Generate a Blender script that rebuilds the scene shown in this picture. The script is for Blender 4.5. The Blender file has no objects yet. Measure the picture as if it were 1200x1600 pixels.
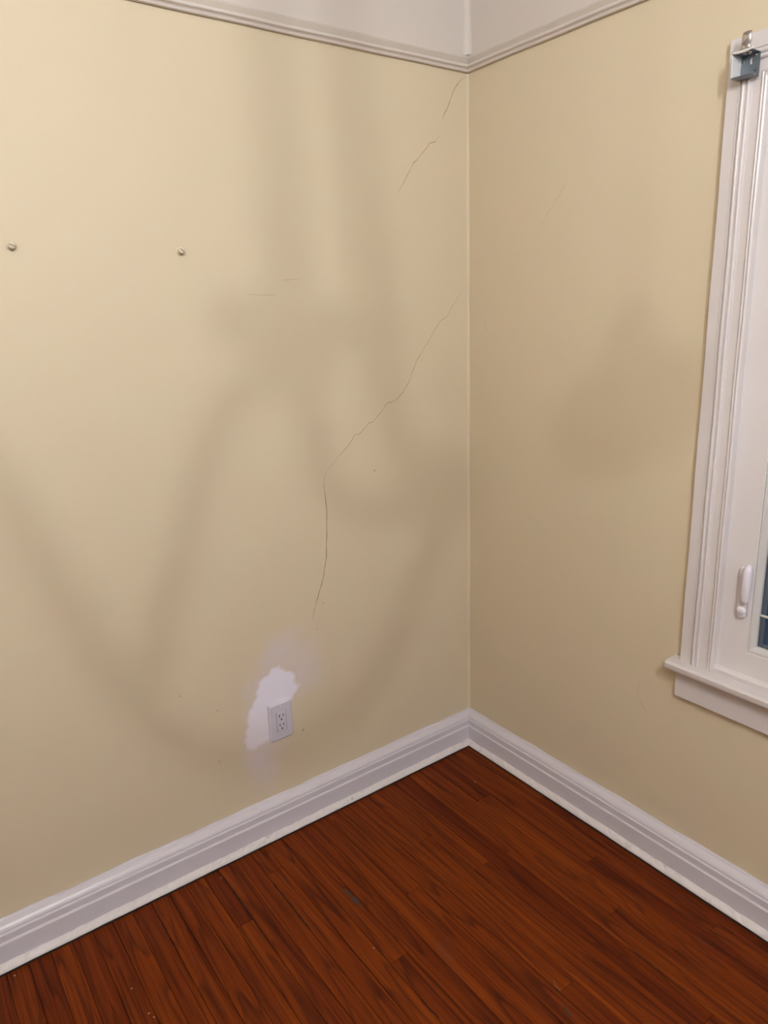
import bpy, bmesh, math, random
from mathutils import Vector, Matrix
random.seed(7)
C = bpy.context.scene.collection
sc = bpy.context.scene

# ------------------------------------------------------------------ camera
cam = bpy.data.cameras.new('camera')
cam_o = bpy.data.objects.new('camera', cam)
C.objects.link(cam_o)
cam_o.location = (-1.6624, -1.8064, 1.5666)
cam_o.rotation_euler = (1.3028, 0.0331, -0.6319)
cam.sensor_fit = 'HORIZONTAL'
cam.sensor_width = 36.0
cam.lens = 36.0 * 1130.49 / 1200.0
cam.clip_start = 0.02
sc.camera = cam_o

# ------------------------------------------------------------------ world (dusk) and exposure
world = bpy.data.worlds.new('dusk')
sc.world = world
world.use_nodes = True
bg = world.node_tree.nodes['Background']
bg.inputs[0].default_value = (0.038, 0.38, 1.0, 1)
bg.inputs[1].default_value = 0.13
sc.view_settings.view_transform = 'Standard'
sc.view_settings.look = 'None'
sc.view_settings.gamma = 1.0
sc.view_settings.use_curve_mapping = False
sc.view_settings.exposure = 0.05
sc.cycles.use_denoising = True
sc.cycles.max_bounces = 10
sc.cycles.diffuse_bounces = 6

BULB_SMALL = 7200.0      # clear bulb whose rods draw shadows on the wall
BULB_GLOBE = 500.0        # frosted globes of the same fixture
BULB_COL = (0.965, 1.0, 1.02)


# ------------------------------------------------------------------ node helpers
def new_mat(name):
    m = bpy.data.materials.new(name)
    m.use_nodes = True
    nt = m.node_tree
    return m, nt, nt.nodes['Principled BSDF']


def node(nt, kind, **kw):
    n = nt.nodes.new(kind)
    for k, v in kw.items():
        if k.startswith('i_'):
            key = k[2:]
            n.inputs[int(key) if key.isdigit() else key].default_value = v
        else:
            setattr(n, k, v)
    return n


def ramp(nt, stops):
    r = nt.nodes.new('ShaderNodeValToRGB')
    cr = r.color_ramp
    while len(cr.elements) < len(stops):
        cr.elements.new(0.5)
    for e, (p, c) in zip(cr.elements, stops):
        e.position = p
        e.color = c if len(c) == 4 else (*c, 1)
    return r


def mix(nt, fac, a, b, blend='MIX'):
    m = nt.nodes.new('ShaderNodeMix')
    m.data_type = 'RGBA'
    m.blend_type = blend
    for idx, v in ((0, fac), (6, a), (7, b)):
        if hasattr(v, 'links') or hasattr(v, 'is_linked'):
            nt.links.new(v, m.inputs[idx])
        else:
            m.inputs[idx].default_value = v if idx == 0 else ((*v, 1) if len(v) == 3 else v)
    return m.outputs[2]


def math_n(nt, op, a, b=None, c=None, clamp=False):
    m = nt.nodes.new('ShaderNodeMath')
    m.operation = op
    m.use_clamp = clamp
    for i, v in enumerate((a, b, c)):
        if v is None:
            continue
        if hasattr(v, 'is_linked'):
            nt.links.new(v, m.inputs[i])
        else:
            m.inputs[i].default_value = v
    return m.outputs[0]


def noise(nt, vec, scale, detail=3, rough=0.5, dist=0.0):
    n = node(nt, 'ShaderNodeTexNoise')
    n.inputs['Scale'].default_value = scale
    n.inputs['Detail'].default_value = detail
    n.inputs['Roughness'].default_value = rough
    n.inputs['Distortion'].default_value = dist
    nt.links.new(vec, n.inputs['Vector'])
    return n.outputs[0]


def bump(nt, bsdf, height, strength, dist):
    b = nt.nodes.new('ShaderNodeBump')
    b.inputs['Strength'].default_value = strength
    b.inputs['Distance'].default_value = dist
    nt.links.new(height, b.inputs['Height'])
    nt.links.new(b.outputs[0], bsdf.inputs['Normal'])


def pos(nt):
    return nt.nodes.new('ShaderNodeNewGeometry').outputs['Position']


# ------------------------------------------------------------------ materials
def wall_paint():
    m, nt, b = new_mat('cream_wall_paint')
    p = pos(nt)
    n1 = noise(nt, p, 2.2, 4, 0.6)
    n2 = noise(nt, p, 7.0, 3, 0.6)
    base = mix(nt, n1, (0.590, 0.495, 0.350), (0.555, 0.485, 0.340))
    g = ramp(nt, [(0.35, (0, 0, 0)), (0.75, (1, 1, 1))])
    nt.links.new(n2, g.inputs[0])
    base = mix(nt, math_n(nt, 'MULTIPLY', g.outputs[0], 0.5), base, (0.590, 0.475, 0.350))
    # primer/filler smear round the outlet, stored per vertex on the left wall only
    at = node(nt, 'ShaderNodeAttribute', attribute_name='filler')
    sep = nt.nodes.new('ShaderNodeSeparateColor')
    nt.links.new(at.outputs['Color'], sep.inputs[0])
    n3 = noise(nt, p, 26.0, 4, 0.65)
    halo = math_n(nt, 'MULTIPLY', sep.outputs[1], math_n(nt, 'MULTIPLY_ADD', n3, 1.1, 0.25), clamp=True)
    base = mix(nt, halo, base, (0.60, 0.53, 0.57))
    base = mix(nt, sep.outputs[0], base, (0.73, 0.70, 0.80))  # white filler, its lavender tint put in for cooler light near the floor
    nt.links.new(base, b.inputs['Base Color'])
    b.inputs['Roughness'].default_value = 0.55
    b.inputs['Specular IOR Level'].default_value = 0.3
    h = math_n(nt, 'MULTIPLY_ADD', noise(nt, p, 90.0, 3, 0.6), 0.35, noise(nt, p, 14.0, 3, 0.5))
    bump(nt, b, h, 0.25, 0.0015)
    return m


def plain_paint(name, col, col2, rough, scale=5.0, bs=0.2, spec=0.45, bump_scale=40.0):
    m, nt, b = new_mat(name)
    p = pos(nt)
    c = mix(nt, noise(nt, p, scale, 4, 0.6), col, col2)
    nt.links.new(c, b.inputs['Base Color'])
    b.inputs['Roughness'].default_value = rough
    b.inputs['Specular IOR Level'].default_value = spec
    if bs:
        bump(nt, b, noise(nt, p, bump_scale, 3, 0.5), bs, 0.001)
    return m


def worn_paint(name, col, dirt, rough):
    """white paint with dark scuffs and chips"""
    m, nt, b = new_mat(name)
    p = pos(nt)
    r = ramp(nt, [(0.56, (0, 0, 0)), (0.66, (1, 1, 1))])
    nt.links.new(noise(nt, p, 55.0, 6, 0.75), r.inputs[0])
    r2 = ramp(nt, [(0.46, (0, 0, 0)), (0.60, (1, 1, 1))])
    nt.links.new(noise(nt, p, 4.1, 2, 0.5), r2.inputs[0])
    f = math_n(nt, 'MULTIPLY', math_n(nt, 'MULTIPLY', r.outputs[0], r2.outputs[0]), 0.75)
    c = mix(nt, noise(nt, p, 9.0, 3, 0.6), col, tuple(v * 0.9 for v in col))
    c = mix(nt, f, c, dirt)
    nt.links.new(c, b.inputs['Base Color'])
    b.inputs['Roughness'].default_value = rough
    bump(nt, b, noise(nt, p, 30.0, 4, 0.6), 0.6, 0.003)
    return m


def flat(name, col, rough=0.5, metal=0.0, spec=0.5):
    m, nt, b = new_mat(name)
    p = pos(nt)
    c = mix(nt, noise(nt, p, 60.0, 2, 0.5), tuple(v * 0.94 for v in col), tuple(min(1, v * 1.05) for v in col))
    nt.links.new(c, b.inputs['Base Color'])
    b.inputs['Roughness'].default_value = rough
    b.inputs['Metallic'].default_value = metal
    b.inputs['Specular IOR Level'].default_value = spec
    return m


def oak():
    m, nt, b = new_mat('red_stained_oak')
    p = pos(nt)
    info = nt.nodes.new('ShaderNodeObjectInfo')
    rnd = info.outputs['Random']
    cmb = nt.nodes.new('ShaderNodeCombineXYZ')
    nt.links.new(math_n(nt, 'MULTIPLY', rnd, 37.0), cmb.inputs[0])
    nt.links.new(math_n(nt, 'MULTIPLY', rnd, 91.0), cmb.inputs[1])
    nt.links.new(math_n(nt, 'MULTIPLY', rnd, 13.0), cmb.inputs[2])
    add = node(nt, 'ShaderNodeVectorMath', operation='ADD')
    nt.links.new(p, add.inputs[0])
    nt.links.new(cmb.outputs[0], add.inputs[1])

    def stretched(sx, sy):
        mp = node(nt, 'ShaderNodeMapping')
        mp.inputs['Scale'].default_value = (sx, sy, 1.0)
        nt.links.new(add.outputs[0], mp.inputs['Vector'])
        return mp.outputs[0]
    # growth rings: contour lines of a stretched noise field = cathedral figure
    field = noise(nt, stretched(10.0, 0.75), 1.0, 2, 0.45, 0.2)
    rings = math_n(nt, 'FRACT', math_n(nt, 'MULTIPLY', field, 13.0))
    r1 = ramp(nt, [(0.0, (0, 0, 0)), (0.60, (0.15, 0.15, 0.15)), (0.90, (1, 1, 1)), (1.0, (0.1, 0.1, 0.1))])
    nt.links.new(rings, r1.inputs[0])
    pores = noise(nt, stretched(170.0, 3.2), 1.0, 4, 0.65)
    r2 = ramp(nt, [(0.52, (0, 0, 0)), (0.66, (1, 1, 1))])
    nt.links.new(pores, r2.inputs[0])
    streak = noise(nt, stretched(45.0, 1.6), 1.0, 4, 0.6, 0.3)
    r3 = ramp(nt, [(0.30, (0, 0, 0)), (0.72, (1, 1, 1))])
    nt.links.new(streak, r3.inputs[0])
    col = mix(nt, r3.outputs[0], (0.190, 0.0365, 0.0024), (0.096, 0.0135, 0.0017))
    # plank to plank tone
    tone = ramp(nt, [(0.0, (0.74, 0.64, 0.75)), (0.25, (0.94, 0.90, 0.9)), (0.65, (1.08, 1.10, 1.0)), (1.0, (0.92, 0.86, 0.88))])
    nt.links.new(rnd, tone.inputs[0])
    col = mix(nt, 1.0, col, tone.outputs[0], 'MULTIPLY')
    dark = math_n(nt, 'MULTIPLY', r1.outputs[0], math_n(nt, 'MULTIPLY_ADD', r3.outputs[0], 0.50, 0.34))
    col = mix(nt, dark, col, (0.030, 0.0042, 0.0014))
    col = mix(nt, math_n(nt, 'MULTIPLY', r2.outputs[0], 0.7), col, (0.036, 0.0050, 0.0016))
    # grey scuffed places where the finish has worn
    w = ramp(nt, [(0.64, (0, 0, 0)), (0.80, (1, 1, 1))])
    nt.links.new(noise(nt, stretched(7.0, 4.0), 1.0, 5, 0.7), w.inputs[0])
    col = mix(nt, math_n(nt, 'MULTIPLY', w.outputs[0], 0.35), col, (0.085, 0.055, 0.045))
    nt.links.new(col, b.inputs['Base Color'])
    rr = math_n(nt, 'MULTIPLY_ADD', streak, 0.25, 0.36)
    nt.links.new(rr, b.inputs['Roughness'])
    b.inputs['Specular IOR Level'].default_value = 0.12
    bump(nt, b, math_n(nt, 'MULTIPLY_ADD', r1.outputs[0], -0.4, math_n(nt, 'MULTIPLY', r2.outputs[0], -0.5)), 0.25, 0.0008)
    return m


M = {
    'wall': wall_paint(),
    'frieze': plain_paint('white_frieze_paint', (0.575, 0.515, 0.465), (0.53, 0.475, 0.43), 0.6, 3.0, 0.35, 0.3, 22.0),
    'ceiling': plain_paint('ceiling_paint', (0.60, 0.55, 0.52), (0.58, 0.53, 0.50), 0.7),
    'trim': plain_paint('glossy_white_trim_paint', (0.60, 0.55, 0.54), (0.57, 0.525, 0.515), 0.28, 6.0, 0.25, 0.5, 26.0),
    'rail': plain_paint('picture_rail_paint', (0.61, 0.55, 0.51), (0.57, 0.51, 0.47), 0.4, 8.0, 0.25, 0.45, 30.0),
    'rail_top': plain_paint('darker_rail_top_paint', (0.49, 0.425, 0.36), (0.43, 0.37, 0.31), 0.55, 14.0, 0.4),  # upper band of the rail, darker than the moulding below
    'base': plain_paint('baseboard_paint', (0.575, 0.540, 0.585), (0.545, 0.510, 0.555), 0.30, 6.0, 0.2, 0.5, 24.0),  # lavender tint puts the cool light low in the room into the paint
    'shoe': worn_paint('scuffed_shoe_paint', (0.66, 0.61, 0.61), (0.16, 0.13, 0.11), 0.45),
    'gap': flat('dark_gap', (0.012, 0.008, 0.006), 0.9),
    'oak': oak(),
    'subfloor': flat('dark_subfloor', (0.02, 0.008, 0.004), 0.9),
    'crack': flat('plaster_crack_brown', (0.40, 0.305, 0.180), 0.9, 0, 0.1),
    'crack_dark': flat('plaster_crack_dark', (0.27, 0.20, 0.125), 0.9, 0, 0.1),
    'chip': flat('chipped_wall_paint', (0.46, 0.375, 0.245), 0.8, 0, 0.2),
    'plastic': plain_paint('white_outlet_plastic', (0.535, 0.51, 0.58), (0.525, 0.50, 0.57), 0.22, 5.0, 0.0),
    'slot': flat('outlet_slot_dark', (0.02, 0.012, 0.012), 0.7),
    'steel': flat('bright_steel', (0.62, 0.60, 0.57), 0.22, 1.0),
    'zinc': flat('zinc_plated_steel', (0.68, 0.67, 0.65), 0.5, 0.2),
    'shaded_zinc': flat('shaded_plated_steel', (0.125, 0.150, 0.175), 0.35, 0.4),  # same zinc, with shade and bluish reflection put into the colour
    'vinyl': plain_paint('white_vinyl_sash', (0.64, 0.60, 0.595), (0.62, 0.58, 0.575), 0.35, 4.0, 0.08),
    'bead': plain_paint('grey_glazing_bead', (0.52, 0.495, 0.475), (0.50, 0.475, 0.455), 0.45, 8.0, 0.05),
    'lever': plain_paint('white_lever_plastic', (0.64, 0.60, 0.65), (0.63, 0.59, 0.64), 0.25, 8.0, 0.0),
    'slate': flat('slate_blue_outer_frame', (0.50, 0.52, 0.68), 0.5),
    'outer_blue': flat('dusk_blue_screen_frame', (0.60, 0.80, 0.95), 0.5),  # blue dusk light is put into this frame's colour
    'iron': flat('black_iron', (0.03, 0.028, 0.026), 0.5, 0.7),
}


def glass():
    m = bpy.data.materials.new('window_glass')
    m.use_nodes = True
    nt = m.node_tree
    for n in list(nt.nodes):
        nt.nodes.remove(n)
    out = nt.nodes.new('ShaderNodeOutputMaterial')
    tr = nt.nodes.new('ShaderNodeBsdfTransparent')
    tr.inputs[0].default_value = (0.86, 0.93, 0.95, 1)
    gl = nt.nodes.new('ShaderNodeBsdfGlossy')
    gl.inputs['Roughness'].default_value = 0.02
    fr = nt.nodes.new('ShaderNodeFresnel')
    fr.inputs[0].default_value = 1.45
    mx = nt.nodes.new('ShaderNodeMixShader')
    nt.links.new(fr.outputs[0], mx.inputs[0])
    nt.links.new(tr.outputs[0], mx.inputs[1])
    nt.links.new(gl.outputs[0], mx.inputs[2])
    nt.links.new(mx.outputs[0], out.inputs[0])
    return m


def lamp_glow(name, strength):
    m = bpy.data.materials.new(name)
    m.use_nodes = True
    nt = m.node_tree
    for n in list(nt.nodes):
        nt.nodes.remove(n)
    out = nt.nodes.new('ShaderNodeOutputMaterial')
    e = nt.nodes.new('ShaderNodeEmission')
    e.inputs[0].default_value = (*BULB_COL, 1)
    e.inputs[1].default_value = strength
    nt.links.new(e.outputs[0], out.inputs[0])
    return m


M['chip_pale'] = flat('pale_paint_fleck', (0.40, 0.33, 0.28), 0.7, 0, 0.2)
M['cool'] = plain_paint('pale_blue_grey_wall_paint', (0.52, 0.56, 0.64), (0.50, 0.54, 0.62), 0.7)  # unseen back wall, its blue-grey chosen to bounce cool light
M['glass'] = glass()
M['bulb'] = lamp_glow('lit_clear_bulb', BULB_SMALL)
M['globe'] = lamp_glow('lit_frosted_globe', BULB_GLOBE)


# ------------------------------------------------------------------ mesh helpers
def mesh(name, verts, faces, mat, parent=None, smooth=False, mats=None, fmat=None):
    me = bpy.data.meshes.new(name)
    me.from_pydata([tuple(v) for v in verts], [], faces)
    me.update()
    o = bpy.data.objects.new(name, me)
    C.objects.link(o)
    for mm in (mats or [mat]):
        me.materials.append(mm)
    if fmat:
        for p, i in zip(me.polygons, fmat):
            p.material_index = i
    bm = bmesh.new()
    bm.from_mesh(me)
    bmesh.ops.recalc_face_normals(bm, faces=bm.faces)
    bm.to_mesh(me)
    bm.free()
    if smooth:
        for p in me.polygons:
            p.use_smooth = True
    if parent:
        o.parent = parent
    return o


class MB:
    def __init__(self):
        self.v, self.f = [], []

    def add(self, verts, faces):
        k = len(self.v)
        self.v += [tuple(v) for v in verts]
        self.f += [tuple(i + k for i in f) for f in faces]
        return self

    def box(self, x0, x1, y0, y1, z0, z1):
        v = [(x, y, z) for x in (x0, x1) for y in (y0, y1) for z in (z0, z1)]
        return self.add(v, [(0, 1, 3, 2), (4, 6, 7, 5), (0, 4, 5, 1), (2, 3, 7, 6), (0, 2, 6, 4), (1, 5, 7, 3)])

    def build(self, name, mat, parent=None, smooth=False, bevel=0.0, seg=2):
        o = mesh(name, self.v, self.f, mat, parent, smooth)
        if bevel:
            bm = bmesh.new()
            bm.from_mesh(o.data)
            bmesh.ops.bevel(bm, geom=list(bm.edges), offset=bevel, segments=seg, affect='EDGES', profile=0.5, clamp_overlap=True)
            bm.to_mesh(o.data)
            bm.free()
            if smooth:
                for p in o.data.polygons:
                    p.use_smooth = True
        return o


def tube(pts, rad, n=8, caps=True):
    """swept round bar as (verts, faces)"""
    pts = [Vector(p) for p in pts]
    V, F = [], []
    up = Vector((0, 0, 1))
    for i, p in enumerate(pts):
        t = (pts[min(i + 1, len(pts) - 1)] - pts[max(i - 1, 0)]).normalized()
        a = t.cross(up)
        if a.length < 1e-3:
            a = t.cross(Vector((1, 0, 0)))
        a.normalize()
        b = t.cross(a).normalized()
        r = rad[i] if isinstance(rad, (list, tuple)) else rad
        for k in range(n):
            w = 2 * math.pi * k / n
            V.append(p + a * (r * math.cos(w)) + b * (r * math.sin(w)))
    for i in range(len(pts) - 1):
        for k in range(n):
            F.append((i * n + k, i * n + (k + 1) % n, (i + 1) * n + (k + 1) % n, (i + 1) * n + k))
    if caps:
        F.append(tuple(range(n)))
        F.append(tuple(range((len(pts) - 1) * n, len(pts) * n)))
    return V, F


def smooth_line(pts, sub=5):
    """Catmull-Rom through points"""
    P = [Vector(p) for p in pts]
    out = []
    for i in range(len(P) - 1):
        p0, p1, p2, p3 = P[max(i - 1, 0)], P[i], P[i + 1], P[min(i + 2, len(P) - 1)]
        for k in range(sub):
            t = k / sub
            out.append(0.5 * ((2 * p1) + (p2 - p0) * t + (2 * p0 - 5 * p1 + 4 * p2 - p3) * t * t + (3 * p1 - p0 - 3 * p2 + p3) * t ** 3))
    out.append(P[-1])
    return out


def lathe(prof, n=20, origin=(0, 0, 0), axis='Z'):
    V, F = [], []
    for r, h in prof:
        for k in range(n):
            a = 2 * math.pi * k / n
            c, s = r * math.cos(a), r * math.sin(a)
            q = {'Z': (c, s, h), 'X': (h, c, s), 'Y': (c, h, s)}[axis]
            V.append((q[0] + origin[0], q[1] + origin[1], q[2] + origin[2]))
    for i in range(len(prof) - 1):
        for k in range(n):
            F.append((i * n + k, i * n + (k + 1) % n, (i + 1) * n + (k + 1) % n, (i + 1) * n + k))
    F.append(tuple(range(n)))
    F.append(tuple(range((len(prof) - 1) * n, len(prof) * n)))
    return V, F


def tag(o, label, cat=None, kind=None, group=None):
    o['label'] = label
    if cat:
        o['category'] = cat
    if kind:
        o['kind'] = kind
    if group:
        o['group'] = group
    return o


def empty(name, loc=(0, 0, 0)):
    o = bpy.data.objects.new(name, None)
    o.empty_display_size = 0.05
    o.location = loc
    C.objects.link(o)
    return o


# ------------------------------------------------------------------ room numbers (metres)
XB, YB, ZC = -3.3, -3.7, 2.68        # far walls, ceiling
RAIL = 2.250                         # underside of the picture rail
PLASTER = 0.009                      # thickness of the frieze plaster
PATCH = [(-0.9062, 0.3129), (-0.8938, 0.4034), (-0.8795, 0.4451), (-0.8561, 0.4961), (-0.8362, 0.5314), (-0.8149, 0.5325), (-0.8001, 0.555), (-0.772, 0.5563), (-0.7519, 0.5325), (-0.7291, 0.5118), (-0.7246, 0.4819), (-0.7055, 0.4643), (-0.7248, 0.4491), (-0.7399, 0.4281), (-0.7794, 0.3809), (-0.8203, 0.3127), (-0.8731, 0.3035)]
HALO = [(-0.9147, 0.3121), (-0.898, 0.4478), (-0.8727, 0.544), (-0.8361, 0.6045), (-0.7908, 0.6421), (-0.7245, 0.6596), (-0.6696, 0.6476), (-0.6268, 0.6026), (-0.604, 0.5185), (-0.6142, 0.4322), (-0.6741, 0.4197), (-0.7316, 0.4184), (-0.7517, 0.3028), (-0.7915, 0.2282), (-0.8438, 0.1365), (-0.8861, 0.1562)]


def poly_sd(p, poly):
    """signed distance, positive inside"""
    x, z = p
    inside, best = False, 9.0
    for i in range(len(poly)):
        x1, z1 = poly[i]
        x2, z2 = poly[(i + 1) % len(poly)]
        if (z1 > z) != (z2 > z) and x < (x2 - x1) * (z - z1) / (z2 - z1) + x1:
            inside = not inside
        dx, dz = x2 - x1, z2 - z1
        t = max(0, min(1, ((x - x1) * dx + (z - z1) * dz) / (dx * dx + dz * dz)))
        best = min(best, math.hypot(x - x1 - t * dx, z - z1 - t * dz))
    return best if inside else -best


def sstep(a, b, x):
    t = max(0.0, min(1.0, (x - a) / (b - a)))
    return t * t * (3 - 2 * t)


# ------------------------------------------------------------------ wall_left (fine grid where the filler patch is)
def make_wall_left():
    xs = [XB, -2.6, -2.0, -1.6, -1.3, -1.1]
    x = -1.0
    while x < -0.52:
        xs.append(x)
        x += 0.005
    xs += [-0.45, -0.3, -0.15, 0.0]
    zs = [0.0]
    z = 0.10
    while z < 0.72:
        zs.append(z)
        z += 0.005
    zs += [0.9, 1.2, 1.5, 1.8, 2.1, RAIL + 0.02, ZC]
    V = [(x, 0.0, z) for z in zs for x in xs]
    nx = len(xs)
    F = [(j * nx + i, j * nx + i + 1, (j + 1) * nx + i + 1, (j + 1) * nx + i) for j in range(len(zs) - 1) for i in range(nx - 1)]
    n0 = len(V)
    V += [(XB - 0.14, 0.0, 0), (0.14, 0.0, 0), (XB - 0.14, 0.14, 0), (0.14, 0.14, 0), (XB - 0.14, 0.0, ZC), (0.14, 0.0, ZC), (XB - 0.14, 0.14, ZC), (0.14, 0.14, ZC)]
    F += [(n0 + 2, n0 + 3, n0 + 7, n0 + 6), (n0, n0 + 2, n0 + 6, n0 + 4), (n0 + 1, n0 + 5, n0 + 7, n0 + 3), (n0 + 4, n0 + 6, n0 + 7, n0 + 5), (n0, n0 + 1, n0 + 3, n0 + 2)]
    me = bpy.data.meshes.new('wall_left')
    me.from_pydata(V, [], F)
    me.update()
    me.materials.append(M['wall'])
    ca = me.color_attributes.new('filler', 'FLOAT_COLOR', 'POINT')
    rnd = random.Random(3)
    ph = [rnd.uniform(0, 6.28) for _ in range(8)]
    for i, v in enumerate(me.vertices):
        x, _, z = v.co
        a = h = 0.0
        if -1.02 < x < -0.5 and 0.05 < z < 0.75 and i < n0:
            wob = 0.005 * (math.sin(70 * x + ph[0]) + math.sin(83 * z + ph[1]) + 0.6 * math.sin(190 * x + 150 * z + ph[2]) + 0.5 * math.sin(260 * z - 120 * x + ph[3]))
            d = poly_sd((x, z), PATCH)
            a = sstep(-0.003, 0.009, d + wob * 0.55)
            # thinner filler towards the lower left
            a *= 0.62 + 0.38 * sstep(0.30, 0.50, z)
            h = sstep(-0.03, 0.045, poly_sd((x, z), HALO) + wob) * (0.35 + 0.3 * math.sin(31 * x + ph[4]) * math.sin(27 * z + ph[5]) + 0.25)
            h *= 0.45 + 0.55 * sstep(-0.60, -0.75, x)
        ca.data[i].color = (a, max(0, h), 0, 1)
    o = bpy.data.objects.new('wall_left', me)
    C.objects.link(o)
    bm = bmesh.new()
    bm.from_mesh(me)
    bmesh.ops.recalc_face_normals(bm, faces=bm.faces)
    for f in bm.faces:
        if all(abs(v.co.y) < 1e-6 for v in f.verts) and f.normal.y > 0:
            f.normal_flip()
    bm.to_mesh(me)
    bm.free()
    return tag(o, 'cream painted plaster wall with cracks, filler patch and two screws, left of the corner', 'wall', 'structure')


wall_left = make_wall_left()

# right wall with the window opening
WY0, WY1, WZ0, WZ1 = -0.925, -1.795, 0.640, 2.017
w = MB()
for (ya, yb, za, zb) in ((WY0, 0.0, 0, ZC), (YB - 0.14, WY1, 0, ZC), (WY1, WY0, 0, WZ0), (WY1, WY0, WZ1, ZC)):
    w.box(0.0, 0.14, ya, yb, za, zb)
wall_right = tag(w.build('wall_right', M['wall']), 'cream painted wall right of the corner, holding the white window', 'wall', 'structure')
tag(MB().box(XB - 0.14, 0.0, YB - 0.14, YB, 0, ZC).build('wall_back', M['cool']), 'pale blue-grey wall opposite the cracked wall, behind the viewer', 'wall', 'structure')
tag(MB().box(XB - 0.14, XB, YB, 0.0, 0, ZC).build('wall_far', M['wall']), 'cream wall opposite the window, outside the view', 'wall', 'structure')
tag(MB().box(XB - 0.14, 0.14, YB - 0.14, 0.14, ZC, ZC + 0.1).build('ceiling', M['ceiling']), 'flat white painted ceiling above the white frieze', 'ceiling', 'structure')


# frieze plaster above the rail: rough lower edge, 9 mm proud
def frieze(name, side, length, parent):
    n = 150
    V, F = [], []
    rnd = random.Random(5)
    for i in range(n + 1):
        s = -length * i / n
        e = RAIL + 0.0365 + 0.0007 * math.sin(9 * s) + 0.0006 * math.sin(47 * s + 1) + rnd.uniform(-0.0004, 0.0004)
        for d, z in ((0.0, e), (PLASTER * 0.75, e - 0.0005), (PLASTER, e + 0.003), (PLASTER, ZC)):
            V.append((s, -d, z) if side == 'L' else (-d, s, z))
    for i in range(n):
        for k in range(3):
            F.append((i * 4 + k, i * 4 + k + 1, i * 4 + k + 5, i * 4 + k + 4))
    return mesh(name, V, F, M['frieze'], parent)


tag(frieze('frieze', 'L', -XB, wall_left), 'white painted plaster band above the picture rail')
tag(frieze('frieze', 'R', -YB, wall_right), 'white painted plaster band above the picture rail')

# caulk-filled inner corner: narrow concave fillets
V, F = [], []
r = 0.0065
zs = [0.12 + (RAIL - 0.12) * i / 60 for i in range(61)]
for j, z in enumerate(zs):
    rr = r * (1 + 0.18 * math.sin(11 * z) + 0.12 * math.sin(37 * z + 2))
    for k in range(6):
        a = math.pi / 2 * k / 5
        V.append((-rr + rr * math.sin(a), -rr + rr * math.cos(a), z))
for j in range(60):
    for k in range(5):
        F.append((j * 6 + k, j * 6 + k + 1, (j + 1) * 6 + k + 1, (j + 1) * 6 + k))
mesh('corner_bead', V, F, M['wall'], wall_left, True)
V, F = [], []
for j in range(21):
    z = RAIL + 0.045 + (ZC - RAIL - 0.045) * j / 20
    rr = 0.015 * (1 + 0.3 * math.sin(14 * z + 1))
    for k in range(6):
        a = math.pi / 2 * k / 5
        V.append((-PLASTER - rr + rr * math.sin(a), -PLASTER - rr + rr * math.cos(a), z))
for j in range(20):
    for k in range(5):
        F.append((j * 6 + k, j * 6 + k + 1, (j + 1) * 6 + k + 1, (j + 1) * 6 + k))
tag(mesh('corner_bead', V, F, M['frieze'], wall_left, True), 'white caulked corner of the frieze')


# ------------------------------------------------------------------ mouldings along the two walls
def moulding(name, prof, side, length, mat, parent=None, steps=1, wob=None, mats=None, fm=None, z0=0.0):
    """prof: open list of (depth, z); mitred at the room corner"""
    n = len(prof)
    V, F, FM = [], [], []
    for i in range(steps + 1):
        for k, (d, z) in enumerate(prof):
            t = i / steps
            s = -d + (-length + d) * t
            dd, zz = d, z + z0
            if wob and i > 0:
                a, b_ = wob(s, k)
                dd, zz = d + a, zz + b_
            V.append((s, -dd, zz) if side == 'L' else (-dd, s, zz))
    for i in range(steps):
        for k in range(n - 1):
            F.append((i * n + k, i * n + k + 1, (i + 1) * n + k + 1, (i + 1) * n + k))
            FM.append(fm[k] if fm else 0)
    F.append(tuple(range(n)))
    FM.append(0)
    F.append(tuple(range(steps * n, steps * n + n)))
    FM.append(0)
    return mesh(name, V, F, mat, parent, False, mats, FM if fm else None)


RAIL_PROF = [(0.0, 0.0015), (0.008, 0.0), (0.0125, 0.0008), (0.0135, 0.0022), (0.0145, 0.0045), (0.0170, 0.0068), (0.0205, 0.0080), (0.0232, 0.0086),
             (0.0250, 0.0102), (0.0256, 0.0128), (0.0245, 0.0155), (0.0215, 0.0170), (0.0150, 0.0176), (0.0090, 0.0188), (0.0070, 0.0212), (0.0065, 0.0480), (0.0, 0.0490)]
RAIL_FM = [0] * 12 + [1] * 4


def rail_wob(ph):
    return lambda s, k: (0.0004 * math.sin(13 * s + ph), 0.0007 * math.sin(5 * s + ph) + 0.0004 * math.sin(23 * s))


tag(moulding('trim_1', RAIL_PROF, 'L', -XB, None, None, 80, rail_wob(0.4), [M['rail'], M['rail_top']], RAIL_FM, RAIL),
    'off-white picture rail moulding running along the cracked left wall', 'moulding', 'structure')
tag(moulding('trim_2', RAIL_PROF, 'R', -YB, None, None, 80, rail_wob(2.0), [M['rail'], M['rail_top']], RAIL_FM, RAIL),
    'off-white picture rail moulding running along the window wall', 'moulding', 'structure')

BASE_PROF = [(0.0, 0.1225), (0.0040, 0.1235), (0.0075, 0.1215), (0.0090, 0.1185), (0.0125, 0.1165), (0.0185, 0.1130), (0.0235, 0.1080),
             (0.0262, 0.1035), (0.0268, 0.1005), (0.0255, 0.0985), (0.0262, 0.0975), (0.0292, 0.0965), (0.0305, 0.0945), (0.0305, 0.0765), (0.0318, 0.0745),
             (0.0345, 0.0738), (0.0355, 0.0720), (0.0355, 0.004), (0.0, 0.004)]


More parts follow.
